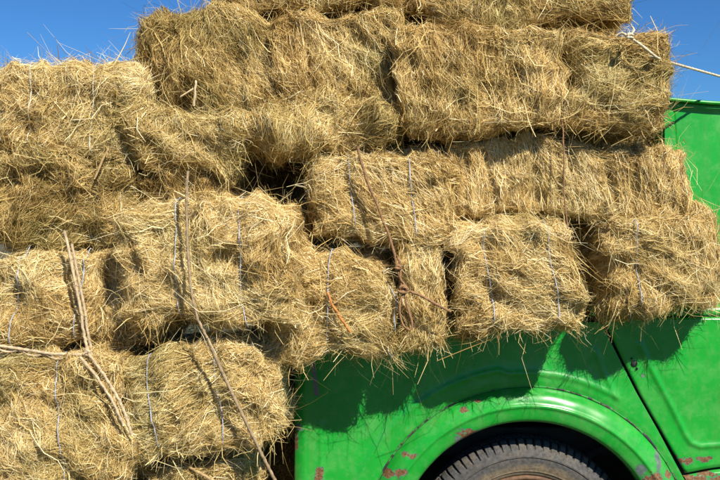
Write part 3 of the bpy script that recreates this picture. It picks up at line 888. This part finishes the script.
# sill under the door
P_SILL = paint('green_paint_sill', [(690, 478, 24, 4, 'r'), (706, 474, 12, 3, 'r'), (730, 480, 20, 6, 'r'), (697, 484, 14, 6, 'p'), (860, 490, 30, 8, 'r')])
vs, fs = [], []
for i in range(80):
    xx = 684.0 + (960 - 684) * i / 79
    yb = doorbot(xx) + 2.6
    lx = xx
    for (dz, y) in ((0, 0.02), (0, -0.002), (3, -0.006), (20, -0.010), (50, -0.006), (62, 0.01), (64, 0.06)):
        vs.append((X(lx + dz * 0.5 * max(0, 1 - i / 20)), y, Z(yb + dz)))
for i in range(79):
    for j in range(6): k = i * 7 + j; fs.append((k, k + 1, k + 8, k + 7))
mesh_obj('sill_panel', local(vs, truck), fs, P_SILL, truck)
bevel_box('inner_sill', X(684), X(960), 0.03, 0.10, Z(560), Z(455), DARK, truck, 0.004)

# belt shoulder and upper cab wall
P_CAB = paint('green_paint_cab', [(690, 312, 10, 1, 'r')], 1.3, 0.4)
P_GUT = paint('green_paint_gutter', [], 0.6, 0.45)
CY = 0.10
vs, fs = [], []
prof = [(BELT - 1.2, 0.020), (BELT - 1.2, 0.000), (BELT - 3.5, -0.004), (BELT - 9, 0.000), (BELT - 14, 0.02), (BELT - 17, 0.06), (BELT - 18, 0.12)]
for i in range(60):
    xx = 590 + (960 - 590) * i / 59
    for (pyv, y) in prof: vs.append((X(xx), y, Z(pyv)))
for i in range(59):
    for j in range(6): k = i * 7 + j; fs.append((k, k + 7, k + 8, k + 1))
mesh_obj('belt_shoulder', local(vs, truck), fs, P_CAB, truck)
def cabtop(x): return 97.5 + (x - 665) * 0.085 if x < 713 else 101.6 + (x - 713) * 0.02
def cz(x_px, y_px, y):                            # pixel seen on the cab wall plane
    return W(x_px, y_px, y)
nx, nz = 170, 120
vs, fs = [], []
insx, insy = 675.5, 107.0
for j in range(nz + 1):
    for i in range(nx + 1):
        xx = 666 + (1000 - 666) * (i / nx) ** 1.8
        yt = cabtop(xx) + 3.5
        yy_ = yt + (300 - yt) * j / nz
        if i < 0: pass
        # recessed field with a narrow step round it
        dx = xx - (insx + (yy_ - insy) * 0.055); dz = yy_ - (insy + (xx - insx) * 0.07)
        dd = min(dx, dz)
        step = 0.003 / (1 + math.exp(-dd / 0.8)); groove = 0.005 * math.exp(-(dx / 0.8) ** 2) * (1 if dz > 1 else 0)
        bul = 0.006 * math.sin(xx * 0.012) * math.sin(yy_ * 0.016)
        y = CY + step + groove - bul + (300 - yy_) * 0.00012
        p = W(xx, yy_, CY); vs.append((p.x, y, p.z))
def inwin(x, y): return 752 < x < 940 and 118 < y < 268
for j in range(nz):
    for i in range(nx):
        k = j * (nx + 1) + i
        xx = 666 + (1000 - 666) * (i / nx) ** 1.8; yy_ = 101 + 199 * j / nz
        if inwin(xx, yy_): continue
        fs.append((k, k + nx + 1, k + nx + 2, k + 1))
wall = mesh_obj('cab_wall', local(vs, truck), fs, P_CAB, truck)
m_, t_, b_ = new_mat('cab_glass'); b_.inputs['Base Color'].default_value = (0.02, 0.03, 0.03, 1); b_.inputs['Roughness'].default_value = 0.05
pa, pb = W(748, 272, CY + .03), W(945, 114, CY + .03)
bevel_box('window', pa.x, pb.x, CY + .02, CY + .03, pa.z, pb.z, m_, truck, 0.002)
# rain gutter, roof and the box of the cab
gp = [W(x_, cabtop(x_) + 1.3, CY - .005) for x_ in (664, 680, 700, 720, 760, 850, 1000)]
v, f = rope_mesh(gp, 0.0065, 1, 0, 0.02, 14, 0)
mesh_obj('rain_gutter', local(v, truck), f, P_GUT, truck)
gl = gp[0].x; gr_ = gp[-1].x
zt0 = gp[0].z
vs, fs = [], []
for i in range(21):
    x_ = gl + (gr_ - gl) * i / 20
    t = (x_ - gl) / (gr_ - gl)
    zz = gp[0].z + (gp[-1].z - gp[0].z) * t
    for k in range(25):
        a = k / 24; y = CY + 0.0 + (1.5 - CY) * a
        vs.append((x_, y, zz - 0.004 + 0.05 * math.sin(math.pi * a) ** 0.8 * min(1, t * 6 + 0.15)))
for i in range(20):
    for k in range(24): q = i * 25 + k; fs.append((q, q + 25, q + 26, q + 1))
mesh_obj('cab_roof', local(vs, truck), fs, P_CAB, truck)
bevel_box('cab_rear_wall', gl + 0.002, gl + 0.02, CY + 0.03, 1.48, 1.1, zt0 - 0.015, P_CAB, truck, 0.004)
bevel_box('far_side_wall', gl, gr_, 1.485, 1.52, 1.1, zt0 - 0.02, P_CAB, truck, 0.01)
# load bed, tail, far side, nose
bevel_box('load_bed', X(298), X(640), 0.03, 1.55, Z(372), Z(362), UNDER, truck, 0.004)
bevel_box('far_side_panel', X(296), X(935), 1.565, 1.60, Z(520), Z(322), P_CAB, truck, 0.01)
bevel_box('tail_panel', X(299), X(303), 0.035, 1.56, Z(560), Z(330), P_CAB, truck, 0.004)
bevel_box('cab_floor', X(660), X(1290), 0.11, 1.52, Z(500), Z(480), UNDER, truck, 0.01)
bevel_box('dashboard_wall', X(938), X(945), 0.05, 1.55, Z(480), Z(300), DARK, truck, 0.01)
bevel_box('bonnet', X(946), X(1300), 0.14, 1.50, Z(480), Z(318), P_CAB, truck, 0.06)
bevel_box('front_fender', X(1040), X(1310), -0.03, 0.135, Z(424), Z(370), P_CAB, truck, 0.05)
bevel_box('bumper', X(1312), X(1330), -0.02, 1.6, Z(520), Z(485), HUBM, truck, 0.01)

# wagon that carries the lower left bales, below the frame of the photo
WOOD = simple_mat('wagon_wood', (0.22, 0.15, 0.09), 0.8, 0.4, 18, bump=0.5)
wz = W(0, 575, -0.28).z
wag = empty('hay_wagon', (X(60), 0.5, 0.0), 'low wooden hay wagon under the lower left bales', 'wagon')
def wbox(n, x0, x1, y0, y1, z0, z1, m): 
    return bevel_box(n, x0, x1, y0, y1, z0, z1, m, wag, 0.006)
wbox('deck', X(-150), X(284), -0.44, 1.2, wz - 0.05, wz - 0.012, WOOD)
wbox('side_beam', X(-150), X(284), -0.10, -0.02, wz - 0.14, wz - 0.052, WOOD)
wbox('side_beam', X(-150), X(284), 0.90, 0.98, wz - 0.14, wz - 0.052, WOOD)
for x_ in (X(-60), X(200)):
    for y_ in (-0.02, 0.9):
        wh = empty('wheel', (x_ - wag.location.x, y_ - 0.5, 0.14)); wh.parent = wag
        v, f = lathe_y([(0.0, -.05), (0.08, -.05), (0.085, -.055), (0.13, -.05), (0.14, -.03), (0.14, .03), (0.13, .05), (0.0, .05)], 40, 0, 0)
        mesh_obj('tyre', v, f, RUBBER_DARK, wh)

# ------------------------------------------------------------------ ground
m_, t_, b_ = new_mat('stubble_ground')
tc = t_.new('ShaderNodeTexCoord').outputs['Object']
g1 = t_.noise(tc, 0.6, 8, 0.65); g2 = t_.noise(tc, 14, 6, 0.7)
c_ = t_.mix(t_.ramp(g1, [(0.4, (0, 0, 0)), (0.6, (1, 1, 1))]), (0.085, 0.068, 0.036), (0.045, 0.058, 0.020))
c_ = t_.mix(t_.math('MULTIPLY', g2, 0.45), c_, (0.13, 0.105, 0.055))
t_.link(c_, b_.inputs['Base Color']); b_.inputs['Roughness'].default_value = 0.95
bp = t_.new('ShaderNodeBump'); bp.inputs['Distance'].default_value = 0.03; t_.link(g2, bp.inputs['Height']); t_.link(bp.outputs[0], b_.inputs['Normal'])
gr0 = mesh_obj('ground', [(-900, -900, 0), (900, -900, 0), (900, 900, 0), (-900, 900, 0)], [(0, 1, 2, 3)], m_, None, False)
gr0['kind'] = 'structure'

# ------------------------------------------------------------------ light, sky, camera
sun_dir = Vector((-0.52, 1.0, -1.05)).normalized()        # direction the light travels
sd = bpy.data.lights.new('sun', 'SUN'); sd.energy = 5.0; sd.angle = math.radians(0.53); sd.color = (1.0, 0.94, 0.83)
so = bpy.data.objects.new('sun', sd); COL.objects.link(so)
so.rotation_euler = sun_dir.to_track_quat('-Z', 'Y').to_euler()
to_sun = -sun_dir
world = bpy.data.worlds.new('World'); scene.world = world; world.use_nodes = True
wn = world.node_tree.nodes; wl = world.node_tree.links
sky = wn.new('ShaderNodeTexSky'); sky.sky_type = 'NISHITA'; sky.sun_disc = False
sky.sun_elevation = math.asin(to_sun.z); sky.sun_rotation = math.atan2(to_sun.x, to_sun.y)
sky.altitude = 300; sky.air_density = 1.0; sky.dust_density = 0.1; sky.ozone_density = 3.0
bg = wn['Background']; bg.inputs['Strength'].default_value = 0.075
vm = wn.new('ShaderNodeVectorMath'); vm.operation = 'SCALE'; vm.inputs['Scale'].default_value = 0.15
gm = wn.new('ShaderNodeGamma'); gm.inputs['Gamma'].default_value = 1.35
v2 = wn.new('ShaderNodeVectorMath'); v2.operation = 'MULTIPLY'; v2.inputs[1].default_value = (2.35, 4.25, 5.9)
wl.new(sky.outputs[0], vm.inputs[0]); wl.new(vm.outputs[0], gm.inputs['Color']); wl.new(gm.outputs[0], v2.inputs[0]); wl.new(v2.outputs[0], bg.inputs['Color'])

cd = bpy.data.cameras.new('camera'); cd.sensor_width = 36; cd.lens = 36 * F / 720; cd.clip_end = 3000; cd.clip_start = 0.05
co = bpy.data.objects.new('camera', cd); COL.objects.link(co)
co.location = CAM; co.rotation_euler = (math.radians(90), 0, 0)
scene.camera = co
vs_ = scene.view_settings
vs_.view_transform = 'Standard'; vs_.look = 'None'; vs_.exposure = 0.64; vs_.gamma = 1.0; vs_.use_curve_mapping = False
scene.render.resolution_x = 1024; scene.render.resolution_y = 683
scene.cycles.max_bounces = 7; scene.cycles.diffuse_bounces = 4; scene.cycles.transmission_bounces = 3
